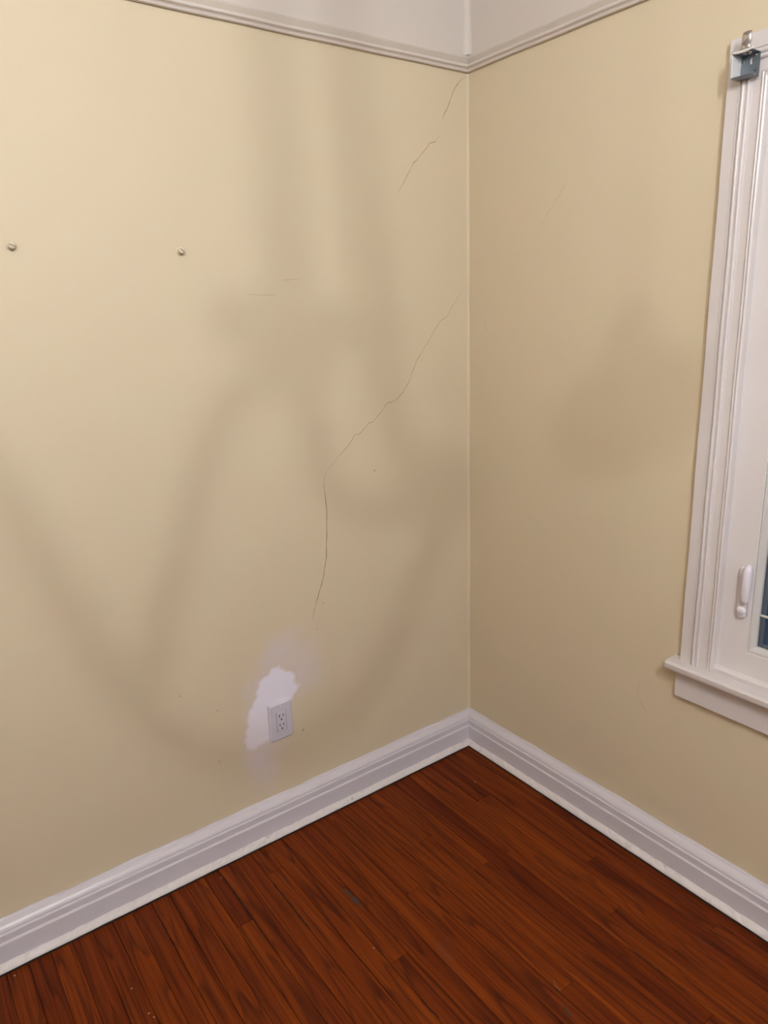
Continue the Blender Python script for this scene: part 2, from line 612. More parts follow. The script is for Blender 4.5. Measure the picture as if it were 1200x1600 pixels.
def base_wob(ph):
    return lambda s, k: ((0.0006 * math.sin(31 * s + ph), 0.0012 * math.sin(19 * s + ph) + 0.0008 * math.sin(53 * s)) if k < 2 else (0.0003 * math.sin(7 * s + ph), 0))


def shoe_wob(ph):
    rnd = random.Random(int(ph * 10))
    tab = [rnd.uniform(-1, 1) for _ in range(400)]

    def f(s, k):
        if k == 0 or k >= 6:
            return (0.0, 0.0)
        i = int(abs(s) * 90) % 399
        j = tab[i]
        return (0.0009 * j + 0.0008 * math.sin(40 * s + ph), (0.0016 * j + 0.0012 * math.sin(27 * s + ph)) * (1 if k < 4 else 0.2))
    return f


SHOE_PROF = [(0.0340, 0.0215), (0.0368, 0.0212), (0.0410, 0.0195), (0.0460, 0.0165), (0.0500, 0.0125), (0.0520, 0.0085), (0.0518, 0.0058), (0.0340, 0.0058)]
for nm, side, ln, lab, ph in (('baseboard_left', 'L', -XB, 'white moulded baseboard under the cracked left wall', 0.3),
                              ('baseboard_right', 'R', -YB, 'white moulded baseboard under the window wall', 1.7)):
    bb = tag(moulding(nm, BASE_PROF, side, ln, M['base'], None, 160, base_wob(ph)), lab, 'baseboard', 'structure')
    tag(moulding('shoe_moulding', SHOE_PROF, side, ln, M['shoe'], bb, 260, shoe_wob(ph)), 'lumpy, scuffed quarter-round shoe along the floor')
    # the dark open joint under the shoe
    moulding('floor_gap', [(0.0, 0.0050), (0.0430, 0.0050), (0.0432, 0.0012), (0.0525, 0.0010), (0.0530, 0.0004), (0.0, 0.0004)], side, ln, M['gap'], bb)

# ------------------------------------------------------------------ floor: subfloor + individual oak strips
floor = tag(MB().box(XB - 0.14, 0.14, YB - 0.14, 0.14, -0.12, -0.016).build('floor', M['subfloor']),
            'floor of narrow red-brown oak strips running parallel to the window wall', 'floor', 'structure')
seams = [0.004, -0.034, -0.0855, -0.135, -0.184, -0.241, -0.290, -0.336, -0.400, -0.458, -0.512, -0.566, -0.620, -0.674, -0.729, -0.784, -0.838,
         -0.891, -0.944, -0.996, -1.048, -1.094, -1.146, -1.198, -1.249]
while seams[-1] > XB - 0.05:
    seams.append(seams[-1] - 0.0525)
ends = {4: [-0.30, -1.4], 5: [-0.86], 6: [-1.9], 8: [-0.52, -1.60], 7: [-1.18], 10: [-0.93, -2.2], 9: [-0.33, -1.5], 12: [-0.47], 13: [-1.2], 15: [-0.62], 17: [-0.16, -1.3], 20: [-0.28], 22: [-0.75], 1: [-0.42], 2: [-1.05], 3: [-0.70]}
rnd = random.Random(11)
for i in range(len(seams) - 1):
    xa, xb = seams[i + 1] + 0.0004, seams[i] - 0.0004
    cuts = list(ends.get(i, []))
    y = (cuts[-1] if cuts else 0.0)
    while True:
        y -= rnd.uniform(0.9, 1.7)
        if y < YB + 0.3:
            break
        cuts.append(y)
    ys = [0.01] + cuts + [YB - 0.02]
    for a, b_ in zip(ys[:-1], ys[1:]):
        ya, yb = b_ + 0.0003, a - 0.0003
        tilt = rnd.uniform(-0.0003, 0.0003)
        top = rnd.uniform(-0.0004, 0.0)
        e = 0.0011
        V = [(xa, ya, -0.016), (xb, ya, -0.016), (xb, yb, -0.016), (xa, yb, -0.016),
             (xa, ya, top - e), (xb, ya, top - e), (xb, yb, top - e), (xa, yb, top - e),
             (xa + e, ya + e * .5, top + tilt), (xb - e, ya + e * .5, top - tilt), (xb - e, yb - e * .5, top - tilt), (xa + e, yb - e * .5, top + tilt)]
        F = [(0, 3, 2, 1), (0, 1, 5, 4), (1, 2, 6, 5), (2, 3, 7, 6), (3, 0, 4, 7), (4, 5, 9, 8), (5, 6, 10, 9), (6, 7, 11, 10), (7, 4, 8, 11), (8, 9, 10, 11)]
        mesh('plank', V, F, M['oak'], floor)


# wear on the strips: dark opened joints, pale scratches, grey rubbed spots and paint flecks
def floor_mark(name, pts, wid, mat, seed, jit=0.0008):
    rnd = random.Random(seed)
    fine = []
    for (x0, y0), (x1, y1) in zip(pts[:-1], pts[1:]):
        n = max(2, int(math.hypot(x1 - x0, y1 - y0) / 0.012))
        fine += [(x0 + (x1 - x0) * i / n + rnd.uniform(-jit, jit), y0 + (y1 - y0) * i / n) for i in range(n)]
    fine.append(pts[-1])
    V, F = [], []
    for i, (x, y) in enumerate(fine):
        t = i / (len(fine) - 1)
        w2 = wid * 0.5 * min(1, 5 * t + .1, 5 * (1 - t) + .1) * rnd.uniform(.5, 1.3)
        V += [(x - w2, y, 0.0004), (x, y, 0.0007), (x + w2, y, 0.0004)]
    for i in range(len(fine) - 1):
        for k in (0, 1):
            F.append((i * 3 + k, i * 3 + k + 1, i * 3 + k + 4, i * 3 + k + 3))
    return mesh(name, V, F, mat, floor)


M['burn'] = flat('dark_open_joint', (0.020, 0.006, 0.003), 0.7, 0, 0.2)
M['scratch'] = flat('pale_floor_scratch', (0.20, 0.12, 0.09), 0.7, 0, 0.2)
M['rub'] = flat('grey_rubbed_finish', (0.062, 0.030, 0.022), 0.6, 0, 0.2)
floor_mark('worn_joint', [(-0.9449, -0.18), (-0.9425, -0.30), (-0.9435, -0.4129)], 0.0042, M['burn'], 1)
floor_mark('worn_joint', [(-0.8411, -0.7377), (-0.836, -0.807)], 0.0040, M['burn'], 2)
floor_mark('worn_joint', [(-0.0835, -0.16), (-0.0850, -0.3301)], 0.0026, M['burn'], 3)
floor_mark('worn_joint', [(-0.2409, -0.0662), (-0.240, -0.2066)], 0.0024, M['burn'], 4)
floor_mark('worn_joint', [(-1.0476, -0.09), (-1.048, -0.40)], 0.0024, M['burn'], 5)
floor_mark('worn_joint', [(-1.249, -0.08), (-1.2485, -0.27)], 0.0024, M['burn'], 6)
floor_mark('worn_joint', [(-0.3345, -0.95), (-0.334, -1.14)], 0.0030, M['burn'], 7)
floor_mark('scratch', [(-0.551, -0.8942), (-0.5622, -0.9119), (-0.566, -0.9367)], 0.0016, M['scratch'], 8, 0.0003)
floor_mark('rubbed_spot', [(-0.5887, -0.9503), (-0.5945, -0.9925)], 0.0090, M['rub'], 9)
floor_mark('rubbed_spot', [(-0.7955, -0.3407), (-0.7931, -0.43)], 0.0130, M['rub'], 10)
for i, (x, y) in enumerate([(-1.6021, -0.069), (-1.3675, -0.3789), (-1.3612, -0.3959), (-0.8463, -0.5565), (-1.0558, -0.0861), (-0.1775, -0.2202), (-1.379, -0.2875)]):
    floor_mark('paint_fleck', [(x, y - 0.002), (x + 0.002, y), (x, y + 0.002)], 0.0035, M['chip_pale'], 20 + i, 0.0005)


# ------------------------------------------------------------------ plaster cracks and blemishes (thin dark lines on the walls)
def crack(pts, wid, mat, side, parent, jitter=0.0012, name='plaster_crack', seed=1):
    rnd = random.Random(seed)
    fine = []
    for (a0, z0), (a1, z1) in zip(pts[:-1], pts[1:]):
        L = math.hypot(a1 - a0, z1 - z0)
        n = max(1, int(L / 0.012))
        for i in range(n):
            t = i / n
            fine.append((a0 + (a1 - a0) * t + rnd.uniform(-jitter, jitter), z0 + (z1 - z0) * t + rnd.uniform(-jitter, jitter)))
    fine.append(pts[-1])
    V, F = [], []
    n = len(fine)
    for i, (a, z) in enumerate(fine):
        p, q = fine[max(i - 1, 0)], fine[min(i + 1, n - 1)]
        dx, dz = q[0] - p[0], q[1] - p[1]
        l = math.hypot(dx, dz) or 1
        t = i / (n - 1)
        wd = wid * 0.5 * min(1.0, 6 * t + 0.15, 6 * (1 - t) + 0.15) * rnd.uniform(0.55, 1.25)
        nx, nz = -dz / l * wd, dx / l * wd
        for sgn, dep in ((1, 0.00015), (0, 0.0005), (-1, 0.00015)):
            aa, zz = a + nx * sgn, z + nz * sgn
            V.append((aa, -dep, zz) if side == 'L' else (-dep, aa, zz))
    for i in range(n - 1):
        for k in (0, 1):
            F.append((i * 3 + k, i * 3 + k + 1, i * 3 + k + 4, i * 3 + k + 3))
    return mesh(name, V, F, mat, parent)


CRACK_MAIN = [(-0.010, 1.652), (-0.0603, 1.5928), (-0.0951, 1.5473), (-0.1194, 1.5388), (-0.1585, 1.4927), (-0.2165, 1.4246), (-0.2508, 1.3591), (-0.2747, 1.3288), (-0.312, 1.3014), (-0.3371, 1.3009), (-0.3666, 1.2733), (-0.3939, 1.2478), (-0.4096, 1.2474), (-0.4471, 1.2164), (-0.4641, 1.2157), (-0.4866, 1.1882), (-0.5256, 1.1582), (-0.5602, 1.1281), (-0.5794, 1.1064), (-0.5816, 1.0714), (-0.5772, 1.0134), (-0.5797, 0.9485), (-0.5882, 0.8542), (-0.6052, 0.783), (-0.6317, 0.7215), (-0.652, 0.6658)]
CRACK_TOP = [(-0.0074, 2.2399), (-0.0267, 2.2315), (-0.0438, 2.2164), (-0.0545, 2.2009), (-0.0717, 2.1731), (-0.0825, 2.149), (-0.0974, 2.1273), (-0.1026, 2.111)]
CRACK_MID = [(-0.1149, 2.0704), (-0.1276, 2.0582), (-0.1318, 2.0512), (-0.1442, 2.0491), (-0.1545, 2.0464), (-0.1671, 2.0315), (-0.1857, 2.0126), (-0.2144, 1.9887), (-0.231, 1.9659), (-0.2455, 1.9448), (-0.26, 1.9237), (-0.2822, 1.9008)]
tag(crack(CRACK_MAIN[:19], 0.0024, M['crack'], 'L', wall_left, seed=1), 'long diagonal crack down from the corner')
tag(crack(CRACK_MAIN[18:], 0.0026, M['crack_dark'], 'L', wall_left, seed=2), 'near vertical crack ending above the outlet')
tag(crack(CRACK_TOP, 0.0030, M['crack'], 'L', wall_left, seed=3), 'crack starting under the picture rail')
tag(crack(CRACK_MID, 0.0028, M['crack'], 'L', wall_left, seed=4), 'faint upper crack with a short step')
crack([(-0.784, 1.6278), (-0.7566, 1.6243), (-0.696, 1.6235)], 0.0011, M['crack'], 'L', wall_left, 0.0004, seed=5)
crack([(-0.6774, 1.6612), (-0.622, 1.6644)], 0.0011, M['crack'], 'L', wall_left, 0.0004, seed=6)
crack([(-0.9895, 1.566), (-0.978, 1.563)], 0.0011, M['crack'], 'L', wall_left, 0.0003, seed=7)
crack([(-0.0687, 1.5396), (-0.0747, 1.5198), (-0.0922, 1.498)], 0.0026, M['chip'], 'R', wall_right, 0.0008, seed=8)
crack([(-0.3919, 1.8963), (-0.3623, 1.8586), (-0.3314, 1.8263), (-0.3019, 1.7927)], 0.0016, M['chip'], 'R', wall_right, 0.0008, seed=9)
crack([(-0.7163, 0.5363), (-0.7068, 0.4895)], 0.0015, M['chip'], 'R', wall_right, 0.0006, seed=10)
crack([(-0.7122, 0.4734), (-0.7413, 0.4496)], 0.0022, M['chip'], 'R', wall_right, 0.0006, seed=11)
DOTS = [(-0.3965, 1.0965, .006), (-1.0817, 0.561, .004), (-0.9799, 0.4787, .004), (-0.9904, 0.314, .005), (-1.0413, 0.2264, .003), (-0.6081, 0.711, .005),
        (-0.6365, 0.6314, .003), (-0.6767, 0.6113, .0025), (-0.9088, 0.7615, .003), (-0.7076, 0.3079, .007)]
for i, (x, z, r) in enumerate(DOTS):
    rnd = random.Random(40 + i)
    n = 9
    ring = [(x + r * rnd.uniform(.6, 1.2) * math.cos(2 * math.pi * k / n), -0.0001, z + r * rnd.uniform(.5, 1.0) * math.sin(2 * math.pi * k / n)) for k in range(n)]
    mesh('scuff_mark', ring + [(x, -0.0007, z)], [(k, (k + 1) % n, n) for k in range(n)], M['chip'], wall_left)


# two painted screw heads left in the wall
def wall_screw(x, z, tilt, label):
    t = empty('wall_screw', (x, 0, z))
    tag(t, label, 'screw', None, None)
    V, F = lathe([(0.0016, 0.002), (0.0016, -0.0075)], 10, axis='Y')
    mesh('shank', V, F, M['steel'], t, True)
    V, F = lathe([(0.0022, -0.0060), (0.0050, -0.0075), (0.0056, -0.0090), (0.0045, -0.0108), (0.0020, -0.0115)], 14, axis='Y')
    h = mesh('screw_head', V, F, M['screw_paint'], t, True)
    m = MB().box(-0.0042, 0.0042, -0.0122, -0.0112, -0.0007, 0.0007)
    s = m.build('slot', M['crack_dark'], h)
    h.rotation_euler = (0, tilt, 0)
    t.scale = (1.5, 1.5, 1.5)
    # crumbled rim of plaster round the hole
    rnd = random.Random(int(abs(x) * 1000))
    n = 12
    R = [(0.0085 * rnd.uniform(.8, 1.2) * math.cos(2 * math.pi * k / n), 0.0008, 0.0075 * rnd.uniform(.8, 1.2) * math.sin(2 * math.pi * k / n)) for k in range(n)]
    R2 = [(0.0055 * rnd.uniform(.8, 1.2) * math.cos(2 * math.pi * k / n), -0.0022, 0.0050 * rnd.uniform(.8, 1.2) * math.sin(2 * math.pi * k / n)) for k in range(n)]
    mesh('plaster_rim', R + R2 + [(0, -0.0010, 0)], [(k, (k + 1) % n, n + (k + 1) % n, n + k) for k in range(n)] + [(n + k, n + (k + 1) % n, 2 * n) for k in range(n)], M['wall'], t, True)
    return t


M['screw_paint'] = flat('paint_spattered_screw', (0.60, 0.53, 0.40), 0.5)
wall_screw(-1.3296, 1.7334, 0.4, 'paint-covered screw head in the cream wall, farther from the corner')
wall_screw(-0.953, 1.7304, 0.7, 'paint-covered screw head in the cream wall, nearer the corner crack')

# ------------------------------------------------------------------ outlet on the left wall
OX, OZ = -0.7855, 0.3729
out = empty('wall_outlet', (OX, 0, OZ))
tag(out, 'white rectangular duplex outlet with oversize cover plate in the filler patch', 'outlet')


def bevel_plate(name, hw, hh, d0, d1, inset, mat, parent, hole=None):
    """plate facing -y with sloped rim; optional rectangular hole"""
    V, F = [], []

    def ring(a, b, d):
        k = len(V)
        V.extend([(-a, -d, -b), (a, -d, -b), (a, -d, b), (-a, -d, b)])
        return k
    seq = [ring(hw, hh, d0)]
    for q in range(7):
        a = math.pi / 2 * q / 6
        seq.append(ring(hw - inset * (1 - math.cos(a)), hh - inset * (1 - math.cos(a)), d1 - (d1 - d0) * 0.75 * (1 - math.sin(a))))
    if hole:
        seq += [ring(hole[0], hole[1], d1), ring(hole[0], hole[1], d0)]
    for p, q in zip(seq[:-1], seq[1:]):
        for k in range(4):
            F.append((p + k, p + (k + 1) % 4, q + (k + 1) % 4, q + k))
    if not hole:
        F.append((seq[-1], seq[-1] + 1, seq[-1] + 2, seq[-1] + 3))
    return mesh(name, V, F, mat, parent)


bevel_plate('cover_plate', 0.0395, 0.062, 0.0, 0.0095, 0.0055, M['plastic'], out, (0.0172, 0.0342))
bevel_plate('receptacle', 0.0164, 0.0334, 0.001, 0.0112, 0.0014, M['plastic'], out)
for sz in (0.0155, -0.0155):
    for dx, dz, hw, hh in ((-0.0062, 0.0045, 0.0013, 0.0046), (0.0062, 0.0045, 0.0012, 0.0036)):
        MB().box(dx - hw, dx + hw, -0.01145, -0.0105, sz + dz - hh, sz + dz + hh).build('slot', M['slot'], out)
    V, F = [], []
    V = [(0.0, -0.0105, 0)] 
    pts = [(-0.0026, 0.0022), (-0.0026, -0.0006), (-0.0018, -0.0022), (0, -0.0028), (0.0018, -0.0022), (0.0026, -0.0006), (0.0026, 0.0022)]
    V = [(px, -0.01145, sz - 0.0082 + pz) for px, pz in pts] + [(px, -0.0105, sz - 0.0082 + pz) for px, pz in pts]
    n = len(pts)
    F = [tuple(range(n))] + [(k, (k + 1) % n, n + (k + 1) % n, n + k) for k in range(n)]
    mesh('ground_hole', V, F, M['slot'], out)
for sz in (0.0484, -0.0484):
    V, F = lathe([(0.0034, -0.0090), (0.0034, -0.0099), (0.0022, -0.0106), (0.0004, -0.0108)], 14, (0, 0, sz), 'Y')
    mesh('plate_screw', V, F, M['lever'], out, True)

# ------------------------------------------------------------------ window_1 on the right wall
win = empty('window_1', (0, -1.36, 0.64))
tag(win, 'white casement window with moulded casing, stool and dusk-blue glass', 'window', 'structure')


def wpart(o, label=None):
    o.parent = win
    o.matrix_parent_inverse = Matrix.Translation((0, 1.36, -0.64))
    if label:
        o['label'] = label
    return o


CY0, CY1, CZ1, CZ0 = -0.841, -1.879, 2.1025, 0.655
CASE = [(0.0, 0.0), (0.0, 0.0185), (0.0015, 0.0200), (0.0275, 0.0200), (0.0290, 0.0225), (0.0310, 0.0225), (0.0325, 0.0195), (0.0340, 0.0200), (0.0362, 0.0255),
        (0.0395, 0.0270), (0.0425, 0.0255), (0.0440, 0.0215), (0.0455, 0.0215), (0.0475, 0.0245), (0.0505, 0.0250), (0.0530, 0.0225), (0.0545, 0.0180),
        (0.0570, 0.0172), (0.0745, 0.0172), (0.0760, 0.0205), (0.0785, 0.0222), (0.0805, 0.0205), (0.0815, 0.0195), (0.0830, 0.0220), (0.0860, 0.0232), (0.0885, 0.0215), (0.0895, 0.0180), (0.0895, -0.004), (0.0, 0.0)]


def casing(which):
    V, F = [], []
    n = len(CASE) - 1
    steps = 40
    for i in range(steps + 1):
        t = i / steps
        for u, d in CASE[:-1]:
            wv = 0.0
            if which == 'left':
                y, z = CY0 - u, CZ0 + (CZ1 - u - CZ0) * t
                wv = 0.0005 * math.sin(17 * z + 40 * u)
                q = (-d, y + wv * (0 < i < steps), z)
            elif which == 'right':
                q = (-d, CY1 + u, CZ0 + (CZ1 - u - CZ0) * t)
            else:
                q = (-d, (CY0 - u) + ((CY1 + u) - (CY0 - u)) * t, CZ1 - u)
            V.append(q)
    for i in range(steps):
        for k in range(n):
            F.append((i * n + k, i * n + (k + 1) % n, (i + 1) * n + (k + 1) % n, (i + 1) * n + k))
    F.append(tuple(range(n)))
    F.append(tuple(range(steps * n, steps * n + n)))
    return V, F


for wh in ('left', 'right', 'head'):
    V, F = casing(wh)
    wpart(mesh('head_casing' if wh == 'head' else 'side_casing', V, F, M['trim']))
# stool with rounded nose, apron, bottom stop, jamb liner
prof = [(0.13, 0.633), (0.13, 0.655), (-0.049, 0.655), (-0.0525, 0.6535), (-0.0550, 0.650), (-0.0545, 0.640), (-0.0525, 0.635), (-0.049, 0.633)]
SY0, SY1 = -0.818, -1.902
V = [(x, SY0, z) for x, z in prof] + [(x, SY1, z) for x, z in prof]
n = len(prof)
V, F = [], []
# the stool is notched: full length outside the wall, opening width inside it
prof = [(-0.0005, 0.633), (-0.0005, 0.655), (-0.049, 0.655), (-0.0530, 0.6535), (-0.0555, 0.6495), (-0.0545, 0.640), (-0.0530, 0.635), (-0.0495, 0.633)]
n = len(prof)
for y, ins in ((SY0, 0.0025), (SY0 - 0.0025, 0.0), (SY1 + 0.0025, 0.0), (SY1, 0.0025)):
    for x, z in prof:
        V.append((x + (ins if x < -0.01 else 0), y, z))
for i in range(3):
    for k in range(n):
        F.append((i * n + k, i * n + (k + 1) % n, (i + 1) * n + (k + 1) % n, (i + 1) * n + k))
F += [tuple(range(n)), tuple(range(3 * n, 4 * n))]
st = mesh('stool', V, F, M['trim'])
wpart(st)
wpart(MB().box(-0.0185, -0.0005, -1.888, -0.832, 0.546, 0.6325).build('apron', M['trim'], bevel=0.0012, seg=1))
V = [(0.0, -0.9275, 0.6552), (-0.012, -0.9275, 0.6552), (-0.0125, -0.9275, 0.664), (-0.008, -0.9275, 0.6695), (0.0, -0.9275, 0.672)]
V += [(x, -1.7925, z) for x, _, z in V]
wpart(mesh('bottom_stop', V, [tuple(range(5)), tuple(range(5, 10))] + [(k, (k + 1) % 5, 5 + (k + 1) % 5, 5 + k) for k in range(5)], M['trim']))
# jamb liner boxes inside the wall thickness
j = MB()
j.box(0.0, 0.135, -0.9315, -0.9255, 0.641, 2.016)
j.box(0.0, 0.135, -1.7945, -1.7885, 0.641, 2.016)
j.box(0.0, 0.135, -1.7885, -0.9315, 2.010, 2.016)
j.box(0.0, 0.135, -1.7885, -0.9315, 0.641, 0.6545)
wpart(j.build('jamb', M['vinyl']))


def frame_ring(y0, y1, z0, z1, wy, wz0, wz1, xf, xb):
    """mitred rectangular ring, front face at xf, back at xb"""
    V = []
    for x in (xf, xb):
        V += [(x, y0, z0), (x, y1, z0), (x, y1, z1), (x, y0, z1)]
        V += [(x, y0 - wy, z0 + wz0), (x, y1 + wy, z0 + wz0), (x, y1 + wy, z1 - wz1), (x, y0 - wy, z1 - wz1)]
    F = []
    for k in range(4):
        kk = (k + 1) % 4
        F += [(k, kk, kk + 4, k + 4), (k + 8, k + 12, kk + 12, kk + 8), (k, k + 8, kk + 8, kk), (k + 4, kk + 4, kk + 12, k + 12)]
    return V, F


# fixed frame head strip, sash, glazing bead, glass
wpart(MB().box(-0.002, 0.05, -1.788, -0.9275, 1.966, 2.012).build('frame_head', M['vinyl'], bevel=0.002))
V, F = frame_ring(-0.9275, -1.7925, 0.664, 1.964, 0.076, 0.068, 0.062, 0.001, 0.040)
sash = wpart(mesh('sash', V, F, M['vinyl']))
bm = bmesh.new(); bm.from_mesh(sash.data)
bmesh.ops.bevel(bm, geom=[e for e in bm.edges if abs(e.verts[0].co.x - 0.001) < 1e-4 and abs(e.verts[1].co.x - 0.001) < 1e-4 and (abs(e.verts[0].co.y - e.verts[1].co.y) < 1e-5 or abs(e.verts[0].co.z - e.verts[1].co.z) < 1e-5)], offset=0.0022, segments=2, affect='EDGES')
bm.to_mesh(sash.data); bm.free()
# glazing bead: sloped inwards to the glass
gy0, gy1, gz0, gz1 = -1.0045, -1.7155, 0.733, 1.901
V = []
for x, o_ in ((0.0035, 0.0), (0.0045, 0.004), (0.014, 0.0105), (0.016, 0.0120), (0.024, 0.0120), (0.024, 0.0)):
    V += [(x, gy0 - o_, gz0 + o_), (x, gy1 + o_, gz0 + o_), (x, gy1 + o_, gz1 - o_), (x, gy0 - o_, gz1 - o_)]
F = []
for r_ in range(5):
    for k in range(4):
        F.append((r_ * 4 + k, r_ * 4 + (k + 1) % 4, r_ * 4 + 4 + (k + 1) % 4, r_ * 4 + 4 + k))
wpart(mesh('glazing_bead', V, F, M['bead']), 'grey sloped bead holding the glass')
wpart(MB().box(0.0245, 0.0285, -1.709, -1.011, 0.740, 1.894).build('pane', M['glass']), 'dusk-blue glass pane')
V, F = frame_ring(-1.010, -1.710, 0.739, 1.895, 0.016, 0.014, 0.014, 0.030, 0.050)
wpart(mesh('outer_frame', V, F, M['slate']), 'slate blue outer sash edge seen through the glass')
V, F = frame_ring(-1.018, -1.702, 0.746, 1.888, 0.022, 0.020, 0.020, 0.060, 0.074)
wpart(mesh('screen_frame', V, F, M['outer_blue']), 'outer screen frame tinted with dusk blue light')
wpart(MB().box(0.0165, 0.0235, -1.703, -1.017, 0.826, 0.831).build('muntin', M['bead'], bevel=0.001, seg=1), 'thin horizontal bar across the glass')
wpart(MB().box(-0.0085, 0.000, -0.8385, -0.8335, 1.264, 1.268).build('nail', M['slot'], bevel=0.0008, seg=1), 'small dark nail at the edge of the casing')

# casement lock handle
hb = MB()
n = 16
base_out = []
for k in range(n):
    a = 2 * math.pi * k / n
    base_out.append((math.cos(a) * 0.0125, math.sin(a) * 0.0125 + (0.055 if math.sin(a) >= 0 else -0.055)))
rings = [(0.0005, 1.0), (-0.007, 1.0), (-0.0105, 0.86), (-0.0115, 0.55)]
HY, HZ = -0.983, 0.885
V, F = [], []
for x, s in rings:
    for a, c in base_out:
        V.append((x, HY + a * s, HZ + (c if s == 1 else (c - 0.0125 * (1 - s) * (1 if c > 0 else -1)))))
for i in range(3):
    for k in range(n):
        F.append((i * n + k, i * n + (k + 1) % n, (i + 1) * n + (k + 1) % n, (i + 1) * n + k))
F += [tuple(range(n)), tuple(range(3 * n, 4 * n))]
handle = wpart(mesh('lock_handle', V, F, M['lever'], None, True), 'white plastic casement lock handle')
# lever: thick folded arm, widest in the middle, standing off the base
sect = []
for (z, x0, x1, y0, y1) in ((0.9600, -0.010, -0.016, -0.990, -0.998), (0.9560, -0.009, -0.024, -0.986, -1.003), (0.9440, -0.009, -0.029, -0.983, -1.006),
                            (0.9200, -0.012, -0.031, -0.983, -1.007), (0.8950, -0.014, -0.030, -0.984, -1.007), (0.8710, -0.015, -0.028, -0.985, -1.006), (0.8640, -0.017, -0.026, -0.988, -1.003)):
    sect.append([(x0, y0, z), (x0, y1, z), ((x0 + x1) / 2 - 0.004, y1 - 0.0004, z), (x1, y1 + 0.007, z), (x1, y0 - 0.006, z), ((x0 + x1) / 2, y0 + 0.0004, z)])
V, F = [], []
for s in sect:
    V += s
for i in range(len(sect) - 1):
    for k in range(6):
        F.append((i * 6 + k, i * 6 + (k + 1) % 6, (i + 1) * 6 + (k + 1) % 6, (i + 1) * 6 + k))
F += [tuple(range(6)), tuple(range(6 * len(sect) - 6, 6 * len(sect)))]
lv = mesh('lever', V, F, M['lever'])
sub = lv.modifiers.new('round', 'SUBSURF'); sub.levels = 2; sub.render_levels = 2
for p in lv.data.polygons: p.use_smooth = True
lv.parent = handle
V, F = lathe([(0.003, 0.0), (0.0105, -0.002), (0.0122, -0.009), (0.0105, -0.013), (0.0060, -0.0155), (0.001, -0.016)], 18, (0, HY - 0.001, 0.8385), 'X')
hub = mesh('lever_hub', V, F, M['lever'], handle, True)

# ------------------------------------------------------------------ blind bracket on the upper corner of the casing
br = empty('blind_bracket', (-0.024, -0.892, 2.0385))
tag(br, 'small open steel blind bracket box on the top corner of the window casing', 'bracket')
BY0, BY1, BZ0, BZ1, BX0, BX1 = 0.0195, -0.0215, -0.0240, 0.0225, -0.0036, -0.0385    # local


def plate_with_holes(holes, t):
    ys = sorted({BY0, BY1} | {h[0] for h in holes} | {h[1] for h in holes})
    zs = sorted({BZ0, BZ1} | {h[2] for h in holes} | {h[3] for h in holes})
    m = MB()
    for a, b_ in zip(ys[:-1], ys[1:]):
        for c, d in zip(zs[:-1], zs[1:]):
            my, mz = (a + b_) / 2, (c + d) / 2
            if any(h[0] < my < h[1] and h[2] < mz < h[3] for h in holes):
                continue
            m.box(BX0, BX0 + t, a, b_, c, d)
    return m


def hv(u0, u1, v0, v1):
    W, H = BY0 - BY1, BZ1 - BZ0
    return (BY0 - W * u1, BY0 - W * u0, BZ1 - H * v1, BZ1 - H * v0)


holes = [hv(.09, .19, .18, .31), hv(.50, .63, .15, .42), hv(.72, .85, .68, .93)]
plate_with_holes(holes, 0.0012).build('back_plate', M['shaded_zinc'], br)
MB().box(BX1, BX0 + 0.0012, BY0 - 0.0012, BY0, BZ0, BZ1).build('end_plate', M['zinc'], br, bevel=0.0004, seg=1)
tp = MB().box(BX1, BX0 + 0.0012, BY1, BY0, BZ1 - 0.0012, BZ1).build('top_plate', M['shaded_zinc'], br, bevel=0.0004, seg=1)
MB().box(BX1, BX0 + 0.0012, BY1, BY0, BZ0, BZ0 + 0.0012).build('bottom_plate', M['shaded_zinc'], br, bevel=0.0004, seg=1)
for u, v in ((.80, .10), (.48, .90)):
    V, F = lathe([(0.0026, 0.0), (0.0026, -0.0014), (0.0010, -0.0024), (0.0002, -0.0025)], 12, (BX0, BY0 - .041 * u, BZ1 - .045 * v), 'X')
    mesh('mounting_screw', V, F, M['steel'], br, True)
# stamped ring on the underside of the top plate
V, F = lathe([(0.0085, BZ1 - 0.0012), (0.0085, BZ1 - 0.0030), (0.0060, BZ1 - 0.0030), (0.0060, BZ1 - 0.0012)], 20, (-0.022, -0.004, 0), 'Z')
mesh('stamped_ring', V, F[:-2], M['steel'], br, True)
# front lip that dips along the top edge
V, F = [], []
for i in range(13):
    t = i / 12
    y = BY0 + 0.001 + (BY1 - 0.004 - BY0) * t
    dz = -0.0028 * math.sin(math.pi * t)
    for x, z in ((BX1 - 0.0012, BZ1 + 0.0035 + dz * .4), (BX1 - 0.0024, BZ1 + 0.001 + dz), (BX1 - 0.0012, BZ1 - 0.0020 + dz), (BX1, BZ1 + 0.001 + dz)):
        V.append((x, y, z))
for i in range(12):
    for k in range(4):
        F.append((i * 4 + k, i * 4 + (k + 1) % 4, i * 4 + 4 + (k + 1) % 4, i * 4 + 4 + k))
F += [(0, 1, 2, 3), (48, 49, 50, 51)]
mesh('front_lip', V, F, M['zinc'], br, True)
